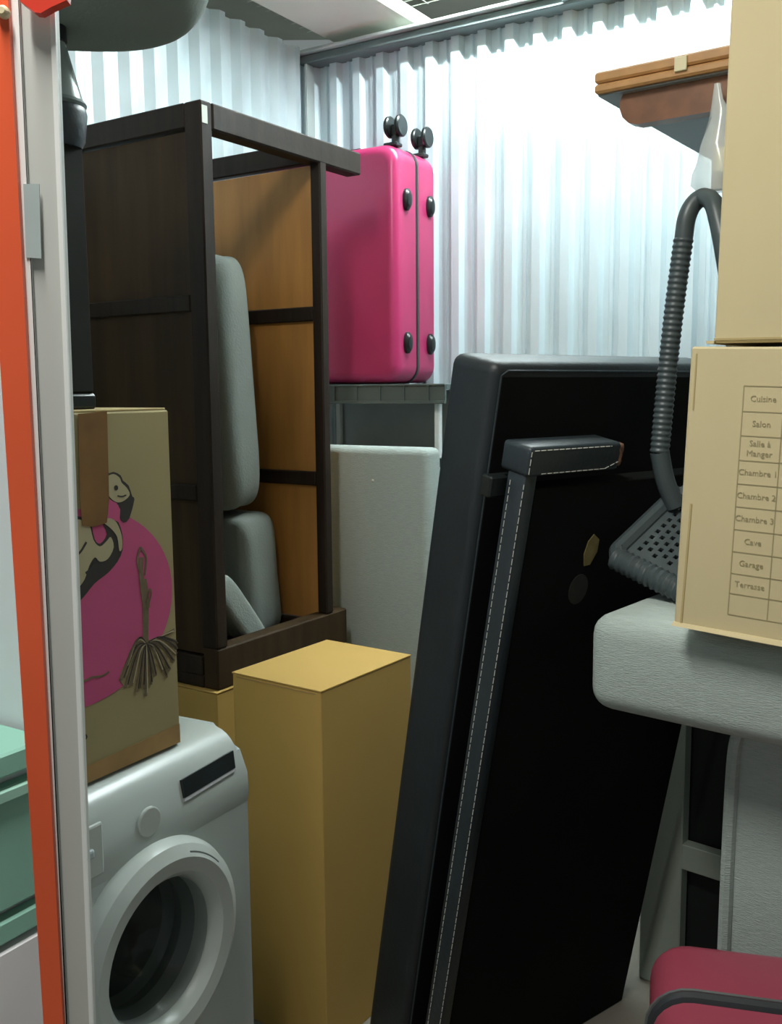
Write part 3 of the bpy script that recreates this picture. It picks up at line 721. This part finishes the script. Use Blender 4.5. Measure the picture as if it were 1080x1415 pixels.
bm = BM(); tube(bm, dense([(0, -.006, -.002), (LB, -.006, -.002)]), rib(.021, .0014, .012), 10); obj('front_rim', bm, RATTAN, chr_, True)
bm = BM(); tube(bm, dense([(0, LA, 0), (LB, LA, 0), (LB, 0, 0)]), .018, 8); obj('rear_rim', bm, RATTAN, chr_, True)
ic = inv(chr_); dpt = 1.80
hoop = [aty(933, 700, dpt), aty(919, 665, dpt), aty(911, 625, dpt)]
main = [aty(911, 625, dpt), aty(921, 520, dpt), aty(932, 420, dpt), aty(944, 330, dpt)]
bend = [aty(944, 332, dpt), aty(948, 303, dpt), aty(957, 283, dpt), aty(971, 273, dpt - .01), aty(984, 279, dpt - .04), aty(991, 300, dpt - .06), aty(1000, 345, dpt - .08), aty(1012, 430, dpt - .09), aty(1020, 560, dpt - .09), aty(1022, 780, dpt - .09)]
bm = BM(); tube(bm, [ic @ p for p in smooth_path(hoop, 6)], .0175, 12); obj('tube_frame', bm, RATTAN, chr_, True)
bm = BM(); tube(bm, dense([ic @ p for p in smooth_path(main, 4)], .0015), rib(.0172, .0010, .0105), 12); obj('ribbed_sleeve', bm, RATTAN, chr_, True)
e_ = bend[-1].copy(); e_.z = BT + .006; bend[-1] = e_
bm = BM(); tube(bm, [ic @ p for p in smooth_path(bend, 6)], .0165, 12); obj('tube_frame', bm, RATTAN, chr_, True)
bm = BM(); w0 = chr_.matrix_world @ Vector((.12, .12, 0)); w1 = w0.copy(); w1.z = BT + .002; tube(bm, [ic @ w0, ic @ w1], .012, 8); obj('foot', bm, BLACKP, chr_)

# wooden table on the block
TD = 2.05; TYW = 36; tu, tv = UV(TYW)
t0 = aty(820, 130, TD)
tz = t0.z
tt_ = thing('wooden_table', 'varnished wooden table with double leaf top above the tan boxes', 'table', t0, TYW)
th = (aty(820, 103, TD).z - tz)
b1 = part('table_leaf', TEAK, tt_, 0, .75, 0, .98, 0, th * .5 - .001, bev=.004)
b2 = part('table_leaf', TEAK, tt_, 0, .75, 0, .98, th * .5 + .001, th + .004, bev=.004)
part('underside', UNDER, b1, .004, .746, .012, .97, -.003, -.0005, bev=0)
bm = BM(); pr = [(.05, 0), (.75, 0), (.75, -.062), (.08, -.062), (.062, -.056), (.050, -.044), (.044, -.028), (.044, -.012)]
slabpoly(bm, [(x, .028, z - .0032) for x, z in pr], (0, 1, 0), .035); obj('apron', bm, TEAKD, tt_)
it = inv(tt_); c = it @ onplane(941, 88, t0, tu)
part('latch', CREAM, tt_, c.x - .012, c.x + .012, -.006, -.0005, c.z - .014, c.z + .012, bev=.001)
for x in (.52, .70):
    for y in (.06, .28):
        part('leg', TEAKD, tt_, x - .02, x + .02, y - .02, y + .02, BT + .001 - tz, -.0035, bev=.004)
# clear film bag with cream things, and a brown wooden block, behind the plain box
bgp = aty(992, 215, 1.90)
bag = thing('plastic_bag', 'clear plastic film bag hanging from the wooden table', 'bag', bgp, 30)
bm = BM(); prof = [(.006, .13), (.010, .10), (.020, .07), (.032, .02), (.042, -.03), (.044, -.050), (.032, -.064), (.01, -.068)]
lathe(bm, prof, 14)
for v in bm.verts: v.co.x += .006 * math.sin(40 * v.co.z + 3 * v.co.y * 30); v.co.y *= .6
obj('film', bm, CLEAR, bag, True)
bm = BM(); pillow(bm, .03, .022, .05, (.7, .7), 8, .08, Matrix.Translation((.008, 0, -.01))); obj('cream_item', bm, CREAM, bag, 'all')
fl = it @ aty(994, 262, 1.98)
part('folded_leg', TEAKD, tt_, fl.x - .014, fl.x + .014, fl.y - .014, fl.y + .014, fl.z, -.0035, bev=.003)
